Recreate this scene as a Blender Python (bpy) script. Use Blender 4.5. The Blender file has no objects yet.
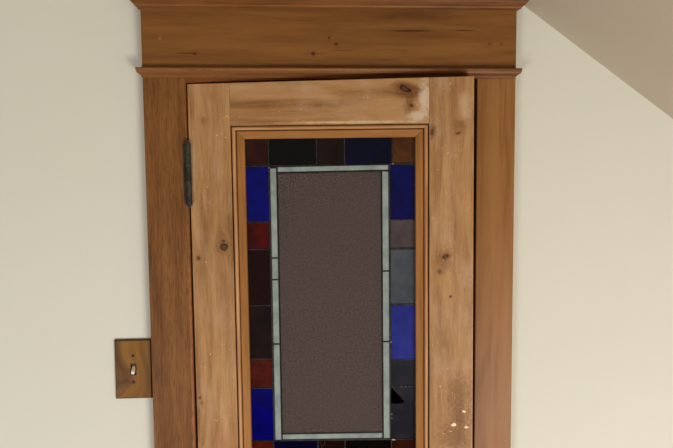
import bpy, bmesh, math, random
from mathutils import Vector, Matrix

# ------------------------------------------------------------ camera
scene = bpy.context.scene
COL = scene.collection


def cam_matrix(loc, yaw, pitch, roll):
    f = Vector((math.sin(yaw) * math.cos(pitch), math.cos(yaw) * math.cos(pitch), math.sin(pitch)))
    r = Vector((math.cos(yaw), -math.sin(yaw), 0))
    u = r.cross(f)
    c, s = math.cos(roll), math.sin(roll)
    right = c * r + s * u
    up = -s * r + c * u
    m = Matrix((right, up, -f)).transposed().to_4x4()
    m.translation = Vector(loc)
    return m


cd = bpy.data.cameras.new('camera')
cam = bpy.data.objects.new('camera', cd)
COL.objects.link(cam)
cam.matrix_world = cam_matrix((0.2521, -1.3448, 1.8737), 0.07704, -0.08673, -0.00846)
cd.sensor_fit = 'HORIZONTAL'
cd.sensor_width = 36.0
cd.lens = 36.0 * 700.0 / 673.0
cd.clip_start = 0.01
scene.camera = cam

# ------------------------------------------------------------ light and exposure
world = bpy.data.worlds.new('world')
scene.world = world
world.use_nodes = True
wb = world.node_tree.nodes['Background']
wb.inputs['Color'].default_value = (1.0, 0.97, 0.92, 1)
wb.inputs['Strength'].default_value = 0.27


def area_light(name, loc, target, size, size_y, power, color):
    ld = bpy.data.lights.new(name, 'AREA')
    ld.shape = 'RECTANGLE'
    ld.size, ld.size_y = size, size_y
    ld.energy = power
    ld.color = color
    o = bpy.data.objects.new(name, ld)
    COL.objects.link(o)
    o.location = loc
    o.rotation_euler = (Vector(target) - Vector(loc)).to_track_quat('-Z', 'Y').to_euler()
    return o


# daylight from the attic window behind the photographer, low and to the right
area_light('window_daylight', (1.45, -2.1, 0.45), (0.5, 0, 1.2), 1.1, 0.9, 34, (1.0, 0.98, 0.93))
# a second, cooler window further to the left
area_light('window_daylight_left', (-1.15, -2.1, 0.45), (0.1, 0, 1.2), 0.9, 0.9, 22, (0.90, 0.95, 1.0))

scene.view_settings.view_transform = 'Standard'
scene.view_settings.look = 'None'
scene.view_settings.gamma = 1.0
scene.view_settings.use_curve_mapping = False
scene.view_settings.exposure = 0.19


# ------------------------------------------------------------ helpers
def lin(r, g, b):
    f = lambda v: ((v / 255 + 0.055) / 1.055) ** 2.4 if v > 10 else v / 255 / 12.92
    return (f(r), f(g), f(b), 1.0)


def new_mat(name):
    m = bpy.data.materials.new(name)
    m.use_nodes = True
    nt = m.node_tree
    return m, nt, nt.nodes['Principled BSDF']


class NT:
    """short hand for wiring nodes"""

    def __init__(self, nt):
        self.nt = nt

    def node(self, typ, **props):
        n = self.nt.nodes.new(typ)
        for k, v in props.items():
            setattr(n, k, v)
        return n

    def put(self, sock, val):
        if hasattr(val, 'is_linked') or isinstance(val, bpy.types.NodeSocket):
            self.nt.links.new(val, sock)
        else:
            sock.default_value = val

    def math(self, op, a, b=None, c=None, clamp=False):
        n = self.node('ShaderNodeMath', operation=op, use_clamp=clamp)
        self.put(n.inputs[0], a)
        if b is not None:
            self.put(n.inputs[1], b)
        if c is not None:
            self.put(n.inputs[2], c)
        return n.outputs[0]

    def mix(self, fac, a, b, blend='MIX'):
        n = self.node('ShaderNodeMix', data_type='RGBA', blend_type=blend)
        self.put(n.inputs[0], fac)
        self.put(n.inputs[6], a)
        self.put(n.inputs[7], b)
        return n.outputs[2]

    def combine(self, x, y, z):
        n = self.node('ShaderNodeCombineXYZ')
        for i, v in enumerate((x, y, z)):
            self.put(n.inputs[i], v)
        return n.outputs[0]

    def noise(self, vec, scale=1.0, detail=3.0, rough=0.5):
        n = self.node('ShaderNodeTexNoise')
        self.nt.links.new(vec, n.inputs['Vector'])
        n.inputs['Scale'].default_value = scale
        n.inputs['Detail'].default_value = detail
        n.inputs['Roughness'].default_value = rough
        return n.outputs['Fac']

    def rng(self, v, a, b, lo=0.0, hi=1.0):
        n = self.node('ShaderNodeMapRange', interpolation_type='SMOOTHSTEP')
        self.put(n.inputs[0], v)
        n.inputs[1].default_value = a
        n.inputs[2].default_value = b
        n.inputs[3].default_value = lo
        n.inputs[4].default_value = hi
        return n.outputs[0]


def wood(name, dark, mid, light, axis='Z', rough=0.45, seed=0.0, knots=(), rings=0.5, fibre=0.5,
         patch=None, patch_amt=0.0, chips=(), streaks=(), bump=0.15, coat=0.0, ringfreq=1.0, pale=(), stains=(), speck=0.0, fleck=0.0):
    """pine boards; knots = (x, z, half width, half height, strength), in metres on the board"""
    m, nt, bs = new_mat(name)
    N = NT(nt)
    tc = N.node('ShaderNodeTexCoord').outputs['Object']
    sp = N.node('ShaderNodeSeparateXYZ')
    nt.links.new(tc, sp.inputs[0])
    x, y, z = sp.outputs
    cross, along = (x, z) if axis == 'Z' else (z, x)
    # knots: mask and the bending of the grain around them
    kmask = None
    core = None
    halo = None
    bend = 0.0
    wob = N.noise(tc, 90.0, 3.0, 0.6)
    for kk in knots:
        kx, kz, rx, rz, st = kk[:5]
        th = math.radians(kk[5]) if len(kk) > 5 else 0.0
        ux, uz = N.math('SUBTRACT', x, kx), N.math('SUBTRACT', z, kz)
        dx = N.math('DIVIDE', N.math('ADD', N.math('MULTIPLY', ux, math.cos(th)), N.math('MULTIPLY', uz, math.sin(th))), rx)
        dz = N.math('DIVIDE', N.math('SUBTRACT', N.math('MULTIPLY', uz, math.cos(th)), N.math('MULTIPLY', ux, math.sin(th))), rz)
        r2 = N.math('ADD', N.math('MULTIPLY', dx, dx), N.math('MULTIPLY', dz, dz))
        r = N.math('ADD', N.math('SQRT', r2), N.math('MULTIPLY_ADD', wob, 1.2, -0.6))
        # dark rim, browner middle, soft halo
        ringy = N.rng(N.math('SINE', N.math('MULTIPLY', r, 9.0)), -0.8, 0.8, 0.55, 1.0)
        a = N.math('MULTIPLY', N.rng(r, 1.15, 0.85, 0.0, st), ringy)
        h = N.rng(r, 3.2, 0.9, 0.0, 0.5 * st)
        cc = N.rng(r, 0.42, 0.2, 0.0, st)
        kmask = a if kmask is None else N.math('MAXIMUM', kmask, a)
        halo = h if halo is None else N.math('MAXIMUM', halo, h)
        core = cc if core is None else N.math('MAXIMUM', core, cc)
        # displacement of the grain
        cr, al = (dx, dz) if axis == 'Z' else (dz, dx)
        g = N.math('POWER', 2.718, N.math('MULTIPLY', N.math('ADD', N.math('MULTIPLY', cr, cr),
                   N.math('MULTIPLY', N.math('MULTIPLY', al, al), 0.35)), -0.25))
        off = N.math('MULTIPLY', N.math('MULTIPLY', cr, g), -(rx if axis == 'Z' else rz) * 1.3)
        bend = off if bend == 0.0 else N.math('ADD', bend, off)
    cross2 = cross if bend == 0.0 else N.math('ADD', cross, bend)
    slow = N.noise(N.combine(N.math('MULTIPLY', cross2, 7.0), seed, N.math('MULTIPLY', along, 1.6)), 1.0, 2.0, 0.5)
    phase = N.math('ADD', N.math('MULTIPLY', cross2, 260.0 * ringfreq), N.math('MULTIPLY', slow, 46.0 * ringfreq))
    ring = N.math('SINE', phase)
    ring = N.rng(ring, -0.6, 1.0)
    ringmod = N.noise(N.combine(N.math('MULTIPLY', cross2, 30.0), seed + 3, N.math('MULTIPLY', along, 3.0)), 1.0, 2.0)
    ring = N.math('MULTIPLY', ring, N.rng(ringmod, 0.35, 0.7))
    fib = N.noise(N.combine(N.math('MULTIPLY', cross2, 700.0), N.math('MULTIPLY_ADD', y, 300.0, seed), N.math('MULTIPLY', along, 18.0)), 1.0, 3.0, 0.6)
    broad = N.noise(N.combine(N.math('MULTIPLY', cross2, 38.0), N.math('MULTIPLY_ADD', y, 30.0, seed + 7), N.math('MULTIPLY', along, 3.2)), 1.0, 4.0, 0.6)
    v = N.math('ADD', N.math('MULTIPLY_ADD', broad, 1.3, -0.65), 0.5)
    v = N.math('ADD', v, N.math('MULTIPLY', N.math('SUBTRACT', fib, 0.5), fibre * 1.4))
    v = N.math('SUBTRACT', v, N.math('MULTIPLY', ring, rings * 0.6))
    cr_ = N.node('ShaderNodeValToRGB')
    cr_.color_ramp.elements[0].position = 0.08
    cr_.color_ramp.elements[0].color = dark
    cr_.color_ramp.elements[1].position = 0.95
    cr_.color_ramp.elements[1].color = light
    e = cr_.color_ramp.elements.new(0.5)
    e.color = mid
    nt.links.new(v, cr_.inputs[0])
    col = cr_.outputs[0]
    if patch is not None:
        pn = N.noise(N.combine(N.math('MULTIPLY', cross, 22.0), seed + 11, N.math('MULTIPLY', along, 11.0)), 1.0, 5.0, 0.65)
        col = N.mix(N.rng(pn, 0.45, 0.72, 0.0, patch_amt), col, patch)
    for (px, pz, rx, rz, pc, st) in pale:
        dx = N.math('DIVIDE', N.math('SUBTRACT', x, px), rx)
        dz = N.math('DIVIDE', N.math('SUBTRACT', z, pz), rz)
        r = N.math('SQRT', N.math('ADD', N.math('MULTIPLY', dx, dx), N.math('MULTIPLY', dz, dz)))
        r = N.math('ADD', r, N.math('MULTIPLY_ADD', N.noise(tc, 60.0, 4.0, 0.7), 1.8, -0.9))
        col = N.mix(N.rng(r, 1.2, 0.3, 0.0, st), col, pc)
    for (px, pz, rx, rz, st) in streaks:
        dx = N.math('DIVIDE', N.math('SUBTRACT', x, px), rx)
        dz = N.math('DIVIDE', N.math('SUBTRACT', z, pz), rz)
        r = N.math('SQRT', N.math('ADD', N.math('MULTIPLY', dx, dx), N.math('MULTIPLY', dz, dz)))
        r = N.math('ADD', r, N.math('MULTIPLY_ADD', fib, 0.9, -0.45))
        col = N.mix(N.rng(r, 1.2, 0.3, 0.0, st), col, lin(60, 26, 8))
    if fleck:
        fn = N.noise(N.combine(N.math('MULTIPLY', cross2, 620.0), N.math('MULTIPLY_ADD', y, 300.0, seed + 2), N.math('MULTIPLY', along, 42.0)), 1.0, 2.0, 0.5)
        col = N.mix(N.rng(fn, 0.54, 0.64, 0.0, fleck), col, dark)
    for (px, pz, rx, rz, st) in stains:
        dx = N.math('DIVIDE', N.math('SUBTRACT', x, px), rx)
        dz = N.math('DIVIDE', N.math('SUBTRACT', z, pz), rz)
        r = N.math('SQRT', N.math('ADD', N.math('MULTIPLY', dx, dx), N.math('MULTIPLY', dz, dz)))
        r = N.math('ADD', r, N.math('MULTIPLY_ADD', N.noise(tc, 150.0, 6.0, 0.75), 2.6, -1.3))
        col = N.mix(N.rng(r, 1.1, 0.1, 0.0, st), col, lin(106, 68, 34))
    if speck:
        sn = N.noise(tc, 210.0, 2.0, 0.5)
        big = N.noise(tc, 22.0, 2.0, 0.5)
        sv = N.math('ADD', sn, N.math('MULTIPLY', big, 0.35))
        col = N.mix(N.rng(sv, 0.86, 0.93, 0.0, speck), col, lin(218, 186, 148))
    if kmask is not None:
        col = N.mix(halo, col, lin(112, 68, 32))
        col = N.mix(kmask, col, lin(34, 14, 5))
        col = N.mix(N.math('MULTIPLY', core, 0.5), col, lin(140, 92, 54))
    wob2 = N.noise(tc, 260.0, 2.0, 0.6)
    for (px, pz, rx, rz, pc) in chips:
        dx = N.math('DIVIDE', N.math('SUBTRACT', x, px), rx)
        dz = N.math('DIVIDE', N.math('SUBTRACT', z, pz), rz)
        r = N.math('SQRT', N.math('ADD', N.math('MULTIPLY', dx, dx), N.math('MULTIPLY', dz, dz)))
        r = N.math('ADD', r, N.math('MULTIPLY_ADD', wob2, 2.2, -1.1))
        col = N.mix(N.rng(r, 1.1, 0.8), col, pc)
    nt.links.new(col, bs.inputs['Base Color'])
    bs.inputs['Roughness'].default_value = rough
    bs.inputs['Coat Weight'].default_value = coat
    bs.inputs['Coat Roughness'].default_value = 0.35
    bs.inputs['Specular IOR Level'].default_value = 0.18
    bp = N.node('ShaderNodeBump')
    bp.inputs['Strength'].default_value = bump
    bp.inputs['Distance'].default_value = 0.001
    nt.links.new(v, bp.inputs['Height'])
    nt.links.new(bp.outputs[0], bs.inputs['Normal'])
    return m


def finish(name, bm, mat, parent=None, bevel=0.0, smooth=False, segs=2):
    bmesh.ops.recalc_face_normals(bm, faces=bm.faces)
    me = bpy.data.meshes.new(name)
    bm.to_mesh(me)
    bm.free()
    o = bpy.data.objects.new(name, me)
    COL.objects.link(o)
    me.materials.append(mat)
    if parent is not None:
        o.parent = parent
    if smooth:
        for p in me.polygons:
            p.use_smooth = True
    if bevel:
        b = o.modifiers.new('bevel', 'BEVEL')
        b.width = bevel
        b.segments = segs
        b.limit_method = 'ANGLE'
        b.angle_limit = math.radians(40)
    return o


def prism(bm, poly, y0, y1):
    """poly of (x, z) pushed from y0 to y1"""
    a = [bm.verts.new((px, y0, pz)) for px, pz in poly]
    b = [bm.verts.new((px, y1, pz)) for px, pz in poly]
    bm.faces.new(a)
    bm.faces.new(b[::-1])
    n = len(poly)
    for i in range(n):
        bm.faces.new((a[i], b[i], b[(i + 1) % n], a[(i + 1) % n]))


def box(bm, x0, x1, y0, y1, z0, z1):
    prism(bm, [(x0, z0), (x1, z0), (x1, z1), (x0, z1)], y0, y1)


def lathe(bm, cx, cy, prof, n=20):
    """profile of (radius, z) turned about a vertical axis"""
    rings = []
    for r, z in prof:
        rings.append([bm.verts.new((cx + r * math.cos(2 * math.pi * i / n), cy + r * math.sin(2 * math.pi * i / n), z)) for i in range(n)])
    for a, b in zip(rings, rings[1:]):
        for i in range(n):
            bm.faces.new((a[i], a[(i + 1) % n], b[(i + 1) % n], b[i]))
    bm.faces.new(rings[0][::-1])
    bm.faces.new(rings[-1])


def ymoulding(bm, x0, x1, prof, back=0.0, dz=0.0):
    """a moulding along x with returned (mitred) ends; prof = (out, z), out is how far it stands proud and runs past the ends"""
    rings = []
    for out, z in prof:
        # the profile turns round both ends by the same overhang
        over = max(0.0, out - prof_base[0])
        rings.append([bm.verts.new((x0 - over, back, z)), bm.verts.new((x0 - over, -out, z)),
                      bm.verts.new((x1 + over, -out, z + dz)), bm.verts.new((x1 + over, back, z + dz))])
    for a, b in zip(rings, rings[1:]):
        for i in range(4):
            bm.faces.new((a[i], a[(i + 1) % 4], b[(i + 1) % 4], b[i]))
    bm.faces.new(rings[0][::-1])
    bm.faces.new(rings[-1])


prof_base = [0.022]


def frame_moulding(bm, x0, x1, z0, z1, prof, inward=True):
    """mitred four-sided moulding; prof = (inset, y)"""
    rings = []
    for ins, y in prof:
        rings.append([bm.verts.new(p) for p in ((x0 + ins, y, z0 + ins), (x1 - ins, y, z0 + ins), (x1 - ins, y, z1 - ins), (x0 + ins, y, z1 - ins))])
    for a, b in zip(rings, rings[1:] + rings[:1]):
        for i in range(4):
            bm.faces.new((a[i], a[(i + 1) % 4], b[(i + 1) % 4], b[i]))


def empty(name, loc=(0, 0, 0), rot=(0, 0, 0)):
    o = bpy.data.objects.new(name, None)
    COL.objects.link(o)
    o.location = loc
    o.rotation_euler = rot
    return o


def tag(o, label=None, cat=None, kind=None, group=None):
    if label:
        o['label'] = label
    if cat:
        o['category'] = cat
    if kind:
        o['kind'] = kind
    if group:
        o['group'] = group
    return o


# ------------------------------------------------------------ wall, ceiling and floor materials
def plaster(name, col, col2, ribs=True):
    m, nt, bs = new_mat(name)
    N = NT(nt)
    tc = N.node('ShaderNodeTexCoord').outputs['Object']
    n = N.noise(tc, 2.2, 3.0, 0.5)
    c = N.mix(N.rng(n, 0.3, 0.7), col, col2)
    nt.links.new(c, bs.inputs['Base Color'])
    bs.inputs['Roughness'].default_value = 0.75
    bs.inputs['Specular IOR Level'].default_value = 0.25
    sp = N.node('ShaderNodeSeparateXYZ')
    nt.links.new(tc, sp.inputs[0])
    h = N.noise(tc, 160.0, 4.0, 0.6)
    if ribs:  # woven paper: faint upright threads
        t = N.noise(N.combine(N.math('MULTIPLY', sp.outputs[0], 420.0), 0.0, N.math('MULTIPLY', sp.outputs[2], 14.0)), 1.0, 2.0)
        h = N.math('ADD', N.math('MULTIPLY', h, 0.5), t)
    bp = N.node('ShaderNodeBump')
    bp.inputs['Strength'].default_value = 0.16
    bp.inputs['Distance'].default_value = 0.0008
    nt.links.new(h, bp.inputs['Height'])
    nt.links.new(bp.outputs[0], bs.inputs['Normal'])
    return m


M_wall = plaster('cream_wallpaper', (0.71, 0.695, 0.595, 1), (0.725, 0.71, 0.615, 1))
M_ceil = plaster('shade_tinted_ceiling', (0.53, 0.46, 0.355, 1), (0.555, 0.485, 0.38, 1), ribs=False)  # the ceiling's shade is put into this colour, darker than the walls
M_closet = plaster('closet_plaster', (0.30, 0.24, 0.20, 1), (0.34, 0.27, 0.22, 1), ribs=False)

# door opening in the wall
OX0, OX1, OZ1 = 0.0785, 0.6250, 2.036
# the sloping ceiling meets the wall on this line
slope = (1.9553 - 2.168) / (1.0269 - 0.727)
CZ = 2.62
xr = 0.727 + (CZ - 2.168) / slope
ZK = 0.9
xk = 0.727 + (ZK - 2.168) / slope

# end wall with its opening: three pieces in one mesh, shared thickness
bm = bmesh.new()
xl = -2.0
prism(bm, [(xl, 0), (OX0 - 0.018, 0), (OX0 - 0.018, CZ), (xl, CZ)], 0.0, 0.1)
prism(bm, [(OX0 - 0.018, OZ1 + 0.018), (OX1 + 0.018, OZ1 + 0.018), (OX1 + 0.018, 2.168 + (OX1 + 0.018 - 0.727) * slope),
           (xr, CZ), (OX0 - 0.018, CZ)], 0.0, 0.1)
prism(bm, [(OX1 + 0.018, 0), (xk, 0), (xk, ZK), (OX1 + 0.018, 2.168 + (OX1 + 0.018 - 0.727) * slope)], 0.0, 0.1)
tag(finish('wall_back', bm, M_wall), kind='structure')

# sloping attic ceiling, flat ceiling, knee wall, left wall, floor
TH = 0.06
nrm = Vector((-slope, 0, 1)).normalized()
bm = bmesh.new()
prism(bm, [(xr, CZ), (xk, ZK), (xk + nrm.x * TH, ZK + nrm.z * TH), (xr + nrm.x * TH, CZ + nrm.z * TH)], -4.2, 0.1)
tag(finish('ceiling_slope', bm, M_ceil), kind='structure')
bm = bmesh.new()
box(bm, xl, xr, -4.2, 0.1, CZ, CZ + TH)
tag(finish('ceiling', bm, M_ceil), kind='structure')
bm = bmesh.new()
box(bm, xk, xk + 0.08, -4.2, 0.1, 0, ZK)
tag(finish('wall_right', bm, M_wall), kind='structure')
bm = bmesh.new()
box(bm, xl - 0.08, xl, -4.2, 0.1, 0, CZ)
tag(finish('wall_left', bm, M_wall), kind='structure')
M_floor = wood('floor_pine', lin(96, 58, 28), lin(132, 86, 46), lin(160, 112, 66), axis='X', rough=0.4, seed=31)
bm = bmesh.new()
box(bm, xl - 0.08, xk + 0.08, -4.2, 0.9, -0.05, 0.0)
tag(finish('floor', bm, M_floor), kind='structure')

# closet behind the door
bm = bmesh.new()
box(bm, -0.10, -0.05, 0.1, 0.75, 0, 2.4)
box(bm, 0.75, 0.80, 0.1, 0.75, 0, 2.4)
box(bm, -0.05, 0.75, 0.70, 0.75, 0, 2.4)
box(bm, -0.05, 0.75, 0.1, 0.70, 2.35, 2.4)
tag(finish('wall_closet', bm, M_closet), kind='structure')

# ------------------------------------------------------------ door casing
CD, CM, CL = lin(90, 52, 20), lin(124, 80, 38), lin(144, 98, 52)
M_cas_l = wood('casing_pine_hinge_side', CD, CM, CL, seed=1.7, rough=0.45, coat=0.03, rings=0.25, fibre=0.7, ringfreq=0.7, fleck=0.55,
                pale=[(0.0768, 1.2, 0.0046, 0.80, lin(164, 104, 66), .8)])
M_cas_r = wood('casing_pine_sheen_side', lin(122, 78, 36), lin(149, 101, 54), lin(162, 114, 64), seed=9.2, rough=0.40, coat=0.03, rings=0.3, fibre=0.35)  # window sheen painted in: base colour lighter than the hinge side
M_frieze = wood('frieze_pine', lin(94, 56, 24), lin(126, 82, 38), lin(144, 98, 50), axis='X', seed=4.4, rough=0.42, coat=0.03, rings=0.35, fibre=0.3, ringfreq=0.8,
                knots=[(0.095, 2.0760, 0.0035, 0.0022, 1.0), (0.3135, 2.0770, 0.0036, 0.0034, 1.0), (0.3435, 2.1060, 0.0022, 0.002, 1.0),
                       (0.3565, 2.0945, 0.0030, 0.0022, 1.0), (0.6475, 2.0965, 0.0026, 0.0022, .6), (0.6705, 2.0965, 0.0026, 0.002, .5)],
                streaks=[(0.085, 2.0765, 0.028, 0.0012, .7), (0.315, 2.077, 0.03, 0.0012, .6), (0.500, 2.1195, 0.042, 0.0024, .8), (0.600, 2.1210, 0.024, 0.0016, .7), (0.37, 2.083, 0.03, 0.0016, .35),
                         (0.445, 2.066, 0.03, 0.0014, .35)],
                pale=[(0.033, 2.1035, 0.004, 0.0035, lin(160, 112, 60), .6)])
M_mould = wood('moulding_pine', lin(80, 44, 18), lin(122, 76, 36), lin(148, 100, 54), axis='X', seed=14, rough=0.38, coat=0.04, rings=0.2, fibre=0.5,
               stains=[(0.64, 2.038, 0.05, 0.004, .7), (0.20, 2.036, 0.12, 0.0025, .5)],
               pale=[(0.35, 2.046, 0.34, 0.0022, lin(164, 112, 60), .6)])
M_jamb = wood('jamb_pine', lin(96, 40, 22), lin(122, 56, 32), lin(140, 70, 40), seed=22, rough=0.5)

trim = tag(empty('trim_1', (0, 0, 0)), 'orange-brown pine door casing with moulded head board around the narrow closet door', 'door casing', 'structure')
T = -0.02
for side, (x0, x1, mt, zt) in enumerate(((0.0, OX0, M_cas_l, 2.0365), (OX1, 0.70, M_cas_r, 2.0325))):
    bm = bmesh.new()
    box(bm, x0, x1, T, 0.0, 0.0, zt)
    # round the arris that faces the door
    ed = [e for e in bm.edges if abs(e.verts[0].co.y - T) < 1e-5 and abs(e.verts[1].co.y - T) < 1e-5
          and abs(e.verts[0].co.x - (x1 if side == 0 else x0)) < 1e-5 and abs(e.verts[1].co.x - (x1 if side == 0 else x0)) < 1e-5]
    bmesh.ops.bevel(bm, geom=ed, offset=0.006 if side == 0 else 0.0025, segments=5, affect='EDGES', profile=0.5)
    finish('side_casing', bm, mt, trim, bevel=0.001, segs=1)
# frieze board
bm = bmesh.new()
box(bm, 0.0, 0.70, -0.021, 0.0, 2.046, 2.166)
finish('frieze_board', bm, M_frieze, trim, bevel=0.001)
# lower lip moulding under the frieze: rounded lip with a hollow under it
lip = [(0.022, 2.0322), (0.0224, 2.0340), (0.0236, 2.0362), (0.0256, 2.0382), (0.0284, 2.0398), (0.0300, 2.0408), (0.0312, 2.0440), (0.0320, 2.0480), (0.0320, 2.0492), (0.0312, 2.0502), (0.021, 2.0503)]
bm = bmesh.new()
ymoulding(bm, 0.0, 0.6985, lip, dz=-0.0005)
finish('lip_moulding', bm, M_mould, trim)
# crown on top of the frieze
crown = [(0.022, 2.1585), (0.0290, 2.1592), (0.0300, 2.1605), (0.0308, 2.1620), (0.0320, 2.1635), (0.0346, 2.1650), (0.0380, 2.1690), (0.0400, 2.1720), (0.0405, 2.1750), (0.044, 2.1755),
         (0.0465, 2.1770), (0.048, 2.1810), (0.0485, 2.1930), (0.044, 2.1950), (0.0, 2.1952)]
bm = bmesh.new()
ymoulding(bm, 0.0, 0.6985, crown, dz=0.001)
finish('crown_moulding', bm, M_mould, trim)
# head strip that shows above the door, out of level with it
bm = bmesh.new()
prism(bm, [(OX0 - 0.008, 2.0232), (0.30, 2.0300), (OX1 + 0.004, 2.0345), (OX1 + 0.004, 2.045), (OX0 - 0.008, 2.045)], -0.0185, 0.0)
finish('head_strip', bm, wood('head_strip_pine', lin(92, 46, 18), lin(120, 66, 28), lin(140, 84, 38), axis='X', seed=17, rough=0.45, rings=.3), trim, bevel=0.001)
# jambs lining the opening, and the stops
bm = bmesh.new()
box(bm, OX0 - 0.018, OX0, 0.0, 0.1, 0.0, OZ1)
finish('jamb', bm, M_jamb, trim)
bm = bmesh.new()
box(bm, OX1, OX1 + 0.018, 0.0, 0.1, 0.0, OZ1)
finish('jamb', bm, M_jamb, trim)
bm = bmesh.new()
box(bm, OX0 - 0.018, OX1 + 0.018, 0.0, 0.1, OZ1, OZ1 + 0.018)
finish('jamb', bm, M_jamb, trim)
for x0, x1, z0, z1 in ((OX0, OX0 + 0.012, 0, OZ1 - 0.012), (OX1 - 0.012, OX1, 0, OZ1 - 0.012), (OX0, OX1, OZ1 - 0.012, OZ1)):
    bm = bmesh.new()
    box(bm, x0, x1, 0.022, 0.05, z0, z1)
    finish('stop', bm, M_jamb, trim)

# ------------------------------------------------------------ the door, ajar on its hinges
AJAR, SAG = math.radians(4.5), math.radians(0.2)
door = empty('door_1', (0.078 + 0.007 * math.cos(AJAR), -0.02 - 0.007 * math.sin(AJAR), 0.0), (0, -SAG, -AJAR))
tag(door, 'worn narrow stripped-pine closet door, ajar, with a stained glass window', 'door', 'structure')

DD, DM, DL = lin(124, 84, 46), lin(170, 126, 80), lin(198, 156, 110)
PALE = lin(192, 160, 126)
M_stile_l = wood('stile_pine_hinge_side', DD, DM, DL, seed=40, rough=0.55, rings=0.45, fibre=0.6, speck=0.9, stains=[(0.060, 1.735, 0.014, 0.03, .4), (0.05, 2.0, .01, .02, .25)], patch=PALE, patch_amt=0.35,
                 pale=[(0.010, 1.87, 0.004, 0.08, lin(200, 164, 122), .6)],
                 knots=[(0.0627, 1.7182, 0.0070, 0.0066, 1.0, 20), (0.062, 1.729, 0.003, 0.0025, .8), (0.0142, 1.698, 0.0028, 0.003, .9), (0.0092, 1.4276, 0.002, 0.0028, .8), (0.012, 1.418, 0.003, 0.004, .35),
                        (0.031, 1.955, 0.005, 0.006, .3)],
                 chips=[(0.0745, 1.961, 0.0012, 0.0012, lin(226, 196, 150)), (0.064, 1.930, 0.001, 0.001, lin(216, 186, 150)), (0.071, 1.923, 0.001, 0.0015, lin(216, 186, 150)),
                        (0.028, 1.690, 0.0016, 0.0016, lin(206, 166, 120))])
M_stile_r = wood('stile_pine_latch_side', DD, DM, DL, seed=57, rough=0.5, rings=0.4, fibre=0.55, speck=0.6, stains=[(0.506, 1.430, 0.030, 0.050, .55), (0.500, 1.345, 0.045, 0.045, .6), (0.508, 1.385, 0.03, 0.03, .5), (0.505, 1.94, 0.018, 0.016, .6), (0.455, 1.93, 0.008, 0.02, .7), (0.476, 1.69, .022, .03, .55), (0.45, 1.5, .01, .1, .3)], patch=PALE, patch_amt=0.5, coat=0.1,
                 pale=[(0.5325, 1.35, 0.0040, 0.40, lin(196, 156, 140), .8), (0.514, 1.975, 0.012, 0.03, lin(202, 172, 138), .5)],  # first entry: worn latch arris, its caught light put into the colour
                 knots=[(0.479, 1.6953, 0.0058, 0.0034, 1.0, 25), (0.4678, 1.666, 0.0034, 0.0036, .7), (0.4886, 1.619, 0.0018, 0.0018, 1.0),
                        (0.5028, 1.9257, 0.0045, 0.0028, .8, 20), (0.4535, 1.928, 0.0028, 0.006, .7), (0.448, 1.76, .002, .01, .3)],
                 streaks=[(0.470, 1.86, 0.001, 0.05, .3)],
                 chips=[(0.515, 1.3951, 0.0034, 0.0022, lin(246, 222, 186)), (0.4955, 1.3690, 0.0050, 0.0034, lin(246, 222, 186)), (0.5195, 1.3640, 0.0036, 0.0026, lin(246, 222, 186)),
                        (0.4900, 1.3560, 0.0015, 0.001, lin(226, 196, 160)), (0.476, 1.352, 0.001, 0.001, lin(226, 196, 160))])
M_rail = wood('top_rail_pine', DD, DM, lin(190, 150, 106), axis='X', seed=71, rough=0.55, rings=0.5, fibre=0.3, patch=PALE, patch_amt=0.45, ringfreq=0.6,
              knots=[(0.4035, 2.0080, 0.0115, 0.0052, 1.0, -28), (0.4158, 1.9772, 0.0028, 0.0026, 1.0)],
              streaks=[(0.398, 2.013, 0.028, 0.008, .35)], speck=0.4,
              stains=[(0.405, 2.005, 0.026, 0.018, .8), (0.412, 1.980, 0.013, 0.026, .7), (0.30, 2.0, 0.05, 0.01, .3)],
              pale=[(0.440, 1.990, 0.012, 0.040, lin(206, 186, 160), .9), (0.425, 1.958, 0.020, 0.010, lin(206, 186, 160), .8), (0.30, 1.948, 0.15, 0.0030, lin(212, 180, 140), .8), (0.4478, 1.985, 0.0016, 0.03, lin(214, 190, 156), .8)])
M_rail2 = wood('rail_pine', DD, DM, DL, axis='X', seed=83, rough=0.55)
M_worn_lit = wood('worn_lit_bead_pine', lin(140, 88, 50), lin(192, 142, 94), lin(222, 178, 134), seed=97, rough=0.42, rings=0.2, fibre=0.4)  # worn beads, upright and cross: their highlight is put into the pine colour
M_worn_lit_x = wood('worn_lit_cross_bead_pine', lin(124, 76, 38), lin(172, 124, 78), lin(206, 166, 120), axis='X', seed=99, rough=0.45, rings=0.2, fibre=0.4)
M_bead_x = wood('cross_bead_pine', lin(116, 70, 30), lin(158, 106, 54), lin(180, 128, 72), axis='X', seed=95, rough=0.5, rings=0.2, fibre=0.4)
M_bead = wood('bead_pine', lin(116, 70, 30), lin(158, 106, 54), lin(180, 128, 72), seed=90, rough=0.42, coat=0.03, rings=0.2, fibre=0.4)

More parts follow.
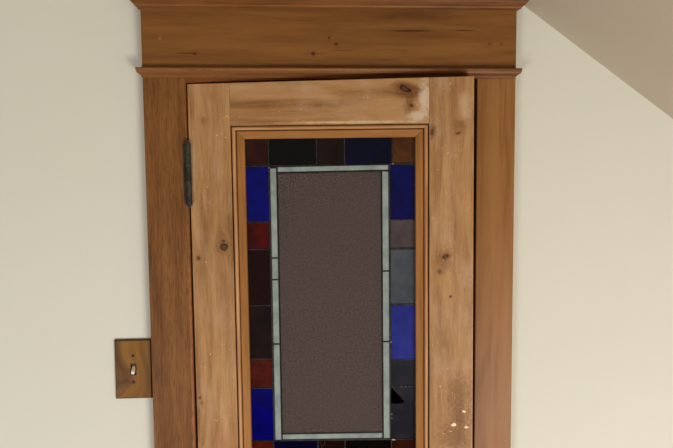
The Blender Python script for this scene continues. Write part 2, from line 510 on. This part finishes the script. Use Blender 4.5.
Z0 = 0.012
XL, XR = 0.0024, 0.5316
top = lambda x: 2.0213 + (x - XL) / (XR - XL) * 0.0083
SL, SR = 0.080, 0.4485           # inner edges of the stiles
DT = 0.032
BZ1 = 1.9440                      # top of the glazed panel's moulding
BZ0 = 1.262
bm = bmesh.new()
prism(bm, [(XL, Z0), (SL, Z0), (SL, top(SL)), (XL, top(XL))], 0.0, DT)
finish('stile', bm, M_stile_l, door, bevel=0.0012)
bm = bmesh.new()
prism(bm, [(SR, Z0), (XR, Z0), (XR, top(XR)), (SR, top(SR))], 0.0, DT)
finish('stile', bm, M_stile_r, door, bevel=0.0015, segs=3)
bm = bmesh.new()
prism(bm, [(SL, BZ1), (SR, BZ1), (SR, top(SR)), (SL, top(SL))], 0.0006, DT)
finish('rail', bm, M_rail, door, bevel=0.0008)
for z0, z1 in ((1.10, BZ0), (0.62, 0.72), (Z0, 0.22)):
    bm = bmesh.new()
    box(bm, SL, SR, 0.0006, DT, z0, z1)
    finish('rail', bm, M_rail2, door, bevel=0.0008)
for z0, z1 in ((0.72, 1.10), (0.22, 0.62)):
    bm = bmesh.new()
    box(bm, SL, SR, 0.012, 0.022, z0, z1)
    # raised field
    box(bm, SL + 0.04, SR - 0.04, 0.007, 0.012, z0 + 0.04, z1 - 0.04)
    finish('panel', bm, M_rail2, door, bevel=0.002)
# glazing moulding: rounded bead, quirk, then a flat running down to the glass
BEAD = [(0.0008, 0.010), (0.0012, 0.0030), (0.0022, -0.0008), (0.0038, -0.0026), (0.0054, -0.0030), (0.0070, -0.0022), (0.0082, 0.0000), (0.0086, 0.010)]
FLAT = [(0.0086, 0.0100), (0.0090, 0.0040), (0.0102, 0.0036), (0.0108, 0.0006), (0.0234, 0.0022), (0.0244, 0.0032), (0.0246, 0.0120), (0.0086, 0.0122)]
MX0, MX1 = SL + 0.0008, SR - 0.0008
cx_, cz_ = (MX0 + MX1) / 2, (BZ0 + BZ1) / 2
MIT = 0.0003
for pname, prof in (('glazing_bead', BEAD), ('glazing_frame', FLAT)):
    for sidex, sidez in ((-1, 0), (1, 0), (0, 1), (0, -1)):
        bm = bmesh.new()
        rings = []
        for ins, y in prof:
            if sidex:
                px = MX0 + ins if sidex < 0 else MX1 - ins
                ends = ((px, y, BZ0 + ins + MIT), (px, y, BZ1 - ins - MIT))
            else:
                pz = BZ1 - ins if sidez > 0 else BZ0 + ins
                ends = ((MX0 + ins + MIT, y, pz), (MX1 - ins - MIT, y, pz))
            rings.append([bm.verts.new(e) for e in ends])
        for p_, q_ in zip(rings, rings[1:] + rings[:1]):
            bm.faces.new((p_[0], p_[1], q_[1], q_[0]))
        bm.faces.new([r_[0] for r_ in rings])
        bm.faces.new([r_[1] for r_ in rings][::-1])
        finish(pname, bm, {'glazing_bead': (M_worn_lit, M_worn_lit_x), 'glazing_frame': (M_bead, M_bead_x)}[pname][0 if sidex else 1], door)

# ------------------------------------------------------------ stained glass
GY = 0.0115


def glass(name, col, col2=None, rough=0.12, trans=0.35, bump=0.0, scale=60.0, spec=0.15, tex=1.0, grain=False):
    m, nt, bs = new_mat(name)
    N = NT(nt)
    tc = N.node('ShaderNodeTexCoord').outputs['Object']
    c2 = col2 or tuple([v * 0.6 for v in col[:3]] + [1])
    n = N.noise(tc, scale * 0.5, 4.0, 0.6)
    nt.links.new(N.mix(N.rng(n, 0.3, 0.7), c2, col), bs.inputs['Base Color'])
    bs.inputs['Roughness'].default_value = rough
    bs.inputs['Transmission Weight'].default_value = trans
    bs.inputs['Specular IOR Level'].default_value = spec
    bs.inputs['IOR'].default_value = 1.45
    if bump:
        h = N.noise(tc, scale * 5 * tex, 3.0, 0.7)
        bp = N.node('ShaderNodeBump')
        bp.inputs['Strength'].default_value = bump
        bp.inputs['Distance'].default_value = 0.004 if grain else 0.001
        nt.links.new(h, bp.inputs['Height'])
        nt.links.new(bp.outputs[0], bs.inputs['Normal'])
    return m


G = {
    'blue': glass('cobalt_glass', lin(3, 3, 132), lin(2, 2, 96)),
    'blue2': glass('violet_blue_glass', lin(10, 10, 92), lin(6, 6, 66)),
    'bright': glass('bright_blue_glass', lin(54, 62, 160), lin(44, 50, 138)),
    'navy': glass('navy_glass', lin(3, 3, 48), lin(1, 1, 22)),
    'red': glass('ruby_glass', lin(92, 8, 3), lin(50, 3, 2)),
    'brick': glass('brick_red_glass', lin(94, 26, 13), lin(56, 11, 7)),
    'maroon': glass('maroon_glass', lin(38, 4, 3), lin(20, 2, 2)),
    'umber': glass('umber_glass', lin(38, 18, 12), lin(22, 8, 6)),
    'brown': glass('brown_glass', lin(64, 26, 12), lin(44, 14, 8)),
    'amber': glass('amber_glass', lin(104, 62, 26), lin(76, 42, 18)),
    'black': glass('black_glass', lin(8, 8, 6), lin(2, 2, 2)),
    'mauve': glass('mauve_glass', lin(98, 84, 86), lin(80, 68, 72)),
    'grey': glass('smoke_grey_glass', lin(92, 98, 104), lin(78, 84, 92)),
    'slate': glass('slate_glass', lin(50, 50, 58), lin(38, 38, 46)),
    'pale': glass('pale_opal_glass', lin(160, 170, 164), lin(132, 144, 140), rough=0.3, trans=0.1, scale=90),
    'centre': glass('hammered_mauve_glass', lin(98, 80, 77), lin(80, 64, 61), rough=0.25, trans=0.25, bump=1.0, scale=520, tex=0.16, spec=1.0, grain=True),
}
M_lead = new_mat('lead')
nt = M_lead[1]
M_lead[2].inputs['Base Color'].default_value = lin(52, 48, 48)
M_lead[2].inputs['Roughness'].default_value = 0.55
M_lead[2].inputs['Metallic'].default_value = 0.3
_n = NT(nt)
_t = _n.node('ShaderNodeTexCoord').outputs['Object']
nt.links.new(_n.mix(_n.rng(_n.noise(_t, 120, 3), .35, .65), lin(8, 7, 7), lin(44, 40, 40)), M_lead[2].inputs['Base Color'])
M_lead = M_lead[0]
M_solder, nt, bs = new_mat('solder')
_n = NT(nt)
_t = _n.node('ShaderNodeTexCoord').outputs['Object']
nt.links.new(_n.mix(_n.rng(_n.noise(_t, 300, 3), .35, .65), lin(120, 112, 104), lin(170, 160, 150)), bs.inputs['Base Color'])
bs.inputs['Roughness'].default_value = 0.4
bs.inputs['Metallic'].default_value = 0.5

GX0, GX1, GZ0, GZ1 = 0.1035, 0.4255, BZ0 + 0.024, 1.921
panes = []      # (poly, glass)
c0, c1, c2, c3 = 0.1487, 0.1640, 0.3602, 0.3755    # pale strip outer/inner limits
r0, r1 = 1.3372, 1.3504
t0, t1 = 1.8560, 1.8690


def quad(x0, x1, z0, z1, g, tl=0.0, tr=0.0, bl=0.0, br=0.0):
    panes.append(([(x0, z0 + bl), (x1, z0 + br), (x1, z1 + tr), (x0, z1 + tl)], g))


# centre
quad(c1, c2, r1, t0, 'centre', tr=0.0018, br=0.001)
# pale strips, broken at the joints seen in the photograph
for a, b in ((r0, 1.5282), (1.5282, 1.6532), (1.6532, 1.6947), (1.6947, 1.8655)):
    quad(c0 + 0.0012, c1, a, b, 'pale')
for a, b in ((r0 + .001, 1.5306), (1.5306, 1.6672), (1.6672, t0 + 0.0012)):
    quad(c2, c3 - 0.001, a, b, 'pale')
quad(c1, c3 - 0.001, t0 - 0.0005, t1 - 0.0015, 'pale', tr=0.0022, br=0.0022)
quad(c1, c2, r0 + 0.0008, r1 - 0.0004, 'pale', tr=0.001, br=0.001)
# top row
tx = [GX0, 0.1488, 0.2388, 0.2913, 0.3803, GX1]
for a, b, g in zip(tx, tx[1:], ['brown', 'black', 'umber', 'navy', 'amber']):
    quad(a, b, t1, GZ1, g)
# left and right columns
lz = [t1, 1.7636, 1.7112, 1.6035, 1.4995, 1.4419, r0]
for b, a, g in zip(lz, lz[1:], ['blue', 'red', 'maroon', 'umber', 'brick', 'blue']):
    quad(GX0, c0, a, b, g)
rz = [t1 + .0015, 1.7649, 1.7099, 1.6022, 1.4949, 1.4417]
for b, a, g in zip(rz, rz[1:], ['blue2', 'mauve', 'grey', 'bright', 'slate']):
    quad(c3, GX1, a, b, g)
# the broken pane low on the right: a corner has fallen out
panes.append(([(c3, r0), (GX1, r0), (GX1, 1.4417), (c3, 1.4417), (0.385, 1.4310), (0.393, 1.4230), (0.4025, 1.4105), (0.390, 1.4075), (c3, 1.4085)], 'slate'))
# bottom row
bx = [GX0, 0.147, 0.2336, 0.2861, 0.3765, GX1]
for a, b, g in zip(bx, bx[1:], ['brick', 'navy', 'umber', 'black', 'brown']):
    quad(a, b, GZ0, r0, g)

# lead: a low H section along every edge of every pane
lead = bmesh.new()
LW = {'thin': 0.0014, 'std': 0.0013}


def came(bm, p, q, w, y=GY, h=0.0014):
    p, q = Vector(p), Vector(q)
    d = (q - p).normalized()
    n = Vector((-d.y, d.x)) * w
    e = d * w * 0.6
    pts = [p - e + n, p - e - n, q + e - n, q + e + n]
    lo = [bm.verts.new((a.x, y + 0.004, a.y)) for a in pts]
    up = [bm.verts.new((a.x, y - h * 0.5, a.y)) for a in pts]
    ins = [p - e + n * 0.5, p - e - n * 0.5, q + e - n * 0.5, q + e + n * 0.5]
    tp = [bm.verts.new((a.x, y - h, a.y)) for a in ins]
    for A, B in ((lo, up), (up, tp)):
        for i in range(4):
            bm.faces.new((A[i], A[(i + 1) % 4], B[(i + 1) % 4], B[i]))
    bm.faces.new(tp)
    bm.faces.new(lo[::-1])


done = set()
for poly, g in panes:
    if len(poly) > 4:
        segs = [(poly[0], poly[1]), (poly[1], poly[2]), (poly[2], poly[3])]
    else:
        segs = [(poly[i], poly[(i + 1) % 4]) for i in range(4)]
    for p, q in segs:
        key = tuple(sorted(((round(p[0], 3), round(p[1], 3)), (round(q[0], 3), round(q[1], 3)))))
        if key in done:
            continue
        done.add(key)
        heavy = p[0] > 0.37 and q[0] > 0.37 and abs(p[1] - q[1]) < .001 and (abs(p[1] - 1.7099) < .002 or abs(p[1] - 1.6022) < .002)
        came(lead, p, q, 0.0019 if heavy else LW['thin'] if g in ('pale', 'centre') else LW['std'])
came(lead, (0.2390, 1.3360), (0.2450, 1.2900), 0.0006)
came(lead, (0.2475, 1.3360), (0.2440, 1.3240), 0.0006)
stained = finish('stained_glass', lead, M_lead, door)
random.seed(3)
for poly, g in panes:
    bm = bmesh.new()
    prism(bm, poly, GY, GY + 0.003)
    finish('glass_pane', bm, G[g], stained)
# solder at a few joints
bm = bmesh.new()
for (x, z, r) in ((0.3765, 1.5300, 0.0018), (0.3768, 1.3880, 0.0015), (0.377, 1.3800, 0.0011), (0.379, 1.3370, 0.0022), (0.3825, 1.3366, 0.0018), (0.396, 1.4419, 0.0009), (0.404, 1.4415, 0.0009), (0.412, 1.4415, 0.0009), (0.1497, 1.8655, 0.0012), (0.382, 1.8705, 0.0016)):
    bmesh.ops.create_uvsphere(bm, u_segments=10, v_segments=6, radius=r, matrix=Matrix.Translation((x, GY - 0.0012, z)) @ Matrix.Diagonal((1.3, 0.5, 0.8, 1)))
finish('solder_joint', bm, M_solder, stained, smooth=True)

# ------------------------------------------------------------ hinges
M_iron, nt, bs = new_mat('blackened_steel')
_n = NT(nt)
_t = _n.node('ShaderNodeTexCoord').outputs['Object']
nt.links.new(_n.mix(_n.rng(_n.noise(_t, 60, 3), .35, .7), lin(40, 40, 34), lin(72, 70, 60)), bs.inputs['Base Color'])
bs.inputs['Roughness'].default_value = 0.5
bs.inputs['Metallic'].default_value = 0.6


def hinge(z0, z1, name='hinge'):
    # barrel in front of the gap, in door space
    cx, cy = 0.0012, -0.0052
    bm = bmesh.new()
    n = 5
    L = (z1 - z0 - 0.012) / n
    prof_ = [(0.0012, z0), (0.0030, z0 + 0.0015), (0.0034, z0 + 0.004), (0.0026, z0 + 0.006)]
    R0, R1 = 0.0050, 0.0057
    for i in range(n):
        a = z0 + 0.006 + i * L
        prof_ += [(R0, a + 0.0002), (R1, a + 0.0008), (R1, a + L - 0.0008), (R0, a + L - 0.0002)]
    prof_ += [(0.0026, z1 - 0.006), (0.0034, z1 - 0.004), (0.0030, z1 - 0.0015), (0.0012, z1)]
    lathe(bm, cx, cy, prof_)
    h = finish(name, bm, M_iron, door, smooth=False)
    bm = bmesh.new()
    box(bm, 0.0012, 0.0031, -0.003, 0.028, z0 + 0.008, z1 - 0.008)
    finish('leaf', bm, M_iron, h)
    bm = bmesh.new()
    box(bm, -0.0078, -0.0005, -0.0036, -0.0016, z0 + 0.008, z1 - 0.008)
    finish('leaf', bm, M_iron, h)
    return h


hinge(1.7925, 1.9195)
hinge(0.25, 0.37)

# ------------------------------------------------------------ switch plate
sw = empty('light_switch', (-0.0372, 0.0, 1.4835), (0, math.radians(0.3), 0))
tag(sw, 'brown woodgrain switch plate with white toggle beside the door casing', 'light switch')
M_plate = wood('switch_plate_wood', lin(88, 54, 12), lin(130, 88, 30), lin(160, 114, 46), seed=63, rough=0.4, rings=0.7, fibre=0.2, ringfreq=0.45, knots=[(-0.022, -0.036, 0.020, 0.010, .3, 40)],
               streaks=[(-0.030, 0.0, 0.003, 0.05, .25)])
M_edge = new_mat('switch_plate_edge')
M_edge[2].inputs['Base Color'].default_value = lin(70, 46, 20)
M_edge[2].inputs['Roughness'].default_value = 0.5
M_edge = M_edge[0]
bm = bmesh.new()
hw, hh = 0.0345, 0.0575
# plate with a slot for the toggle, chamfered rim in a darker tone
sx, sz = 0.0056, 0.0115


def ringface(bm, outer, inner, y0, y1):
    a = [bm.verts.new((px, y0, pz)) for px, pz in outer]
    b = [bm.verts.new((px, y1, pz)) for px, pz in inner]
    for i in range(len(a)):
        bm.faces.new((a[i], a[(i + 1) % len(a)], b[(i + 1) % len(a)], b[i]))


def rect(w, h):
    return [(-w, -h), (w, -h), (w, h), (-w, h)]


ringface(bm, rect(hw - 0.0022, hh - 0.0022), rect(sx, sz), -0.0062, -0.0062)
ringface(bm, rect(sx, sz), rect(sx, sz), -0.0062, -0.001)
ringface(bm, rect(hw - 0.0022, hh - 0.0022), rect(hw - 0.0022, hh - 0.0022), -0.0062, -0.001)
finish('face_plate', bm, M_plate, sw)
bm = bmesh.new()
ringface(bm, rect(hw, hh), rect(hw, hh), 0.0, -0.0042)
ringface(bm, rect(hw, hh), rect(hw - 0.0022, hh - 0.0022), -0.0042, -0.0060)
finish('rim', bm, M_edge, sw)
bm = bmesh.new()
box(bm, -sx + .0002, sx - .0002, -0.0018, 0.0, -sz + .0002, sz - .0002)
M_dark = new_mat('switch_well')
M_dark[2].inputs['Base Color'].default_value = lin(30, 18, 10)
finish('toggle_well', bm, M_dark[0], sw)
M_white = new_mat('ivory_toggle')
M_white[2].inputs['Base Color'].default_value = lin(238, 228, 212)
M_white[2].inputs['Roughness'].default_value = 0.3
bm = bmesh.new()
# tapered lever tipping down
a = [(-0.0030, -0.0018, 0.0055), (0.0030, -0.0018, 0.0055), (0.0030, -0.0018, -0.0050), (-0.0030, -0.0018, -0.0050)]
b = [(-0.0030, -0.0140, -0.0025), (0.0030, -0.0140, -0.0025), (0.0030, -0.0125, -0.0085), (-0.0030, -0.0125, -0.0085)]
va = [bm.verts.new(p) for p in a]
vb = [bm.verts.new(p) for p in b]
bm.faces.new(va)
bm.faces.new(vb[::-1])
for i in range(4):
    bm.faces.new((va[i], va[(i + 1) % 4], vb[(i + 1) % 4], vb[i]))
tag(finish('toggle', bm, M_white[0], sw, bevel=0.001, segs=3), 'white toggle')
M_screw = new_mat('bronze_screw')
M_screw[2].inputs['Base Color'].default_value = lin(60, 26, 18)
M_screw[2].inputs['Metallic'].default_value = 0.5
M_screw[2].inputs['Roughness'].default_value = 0.4
for z in (0.0262, -0.0250):
    bm = bmesh.new()
    bmesh.ops.create_uvsphere(bm, u_segments=16, v_segments=8, radius=0.0030, matrix=Matrix.Translation((0.0, -0.0062, z)) @ Matrix.Diagonal((1, 0.4, 1, 1)))
    finish('screw', bm, M_screw[0], sw, smooth=True)
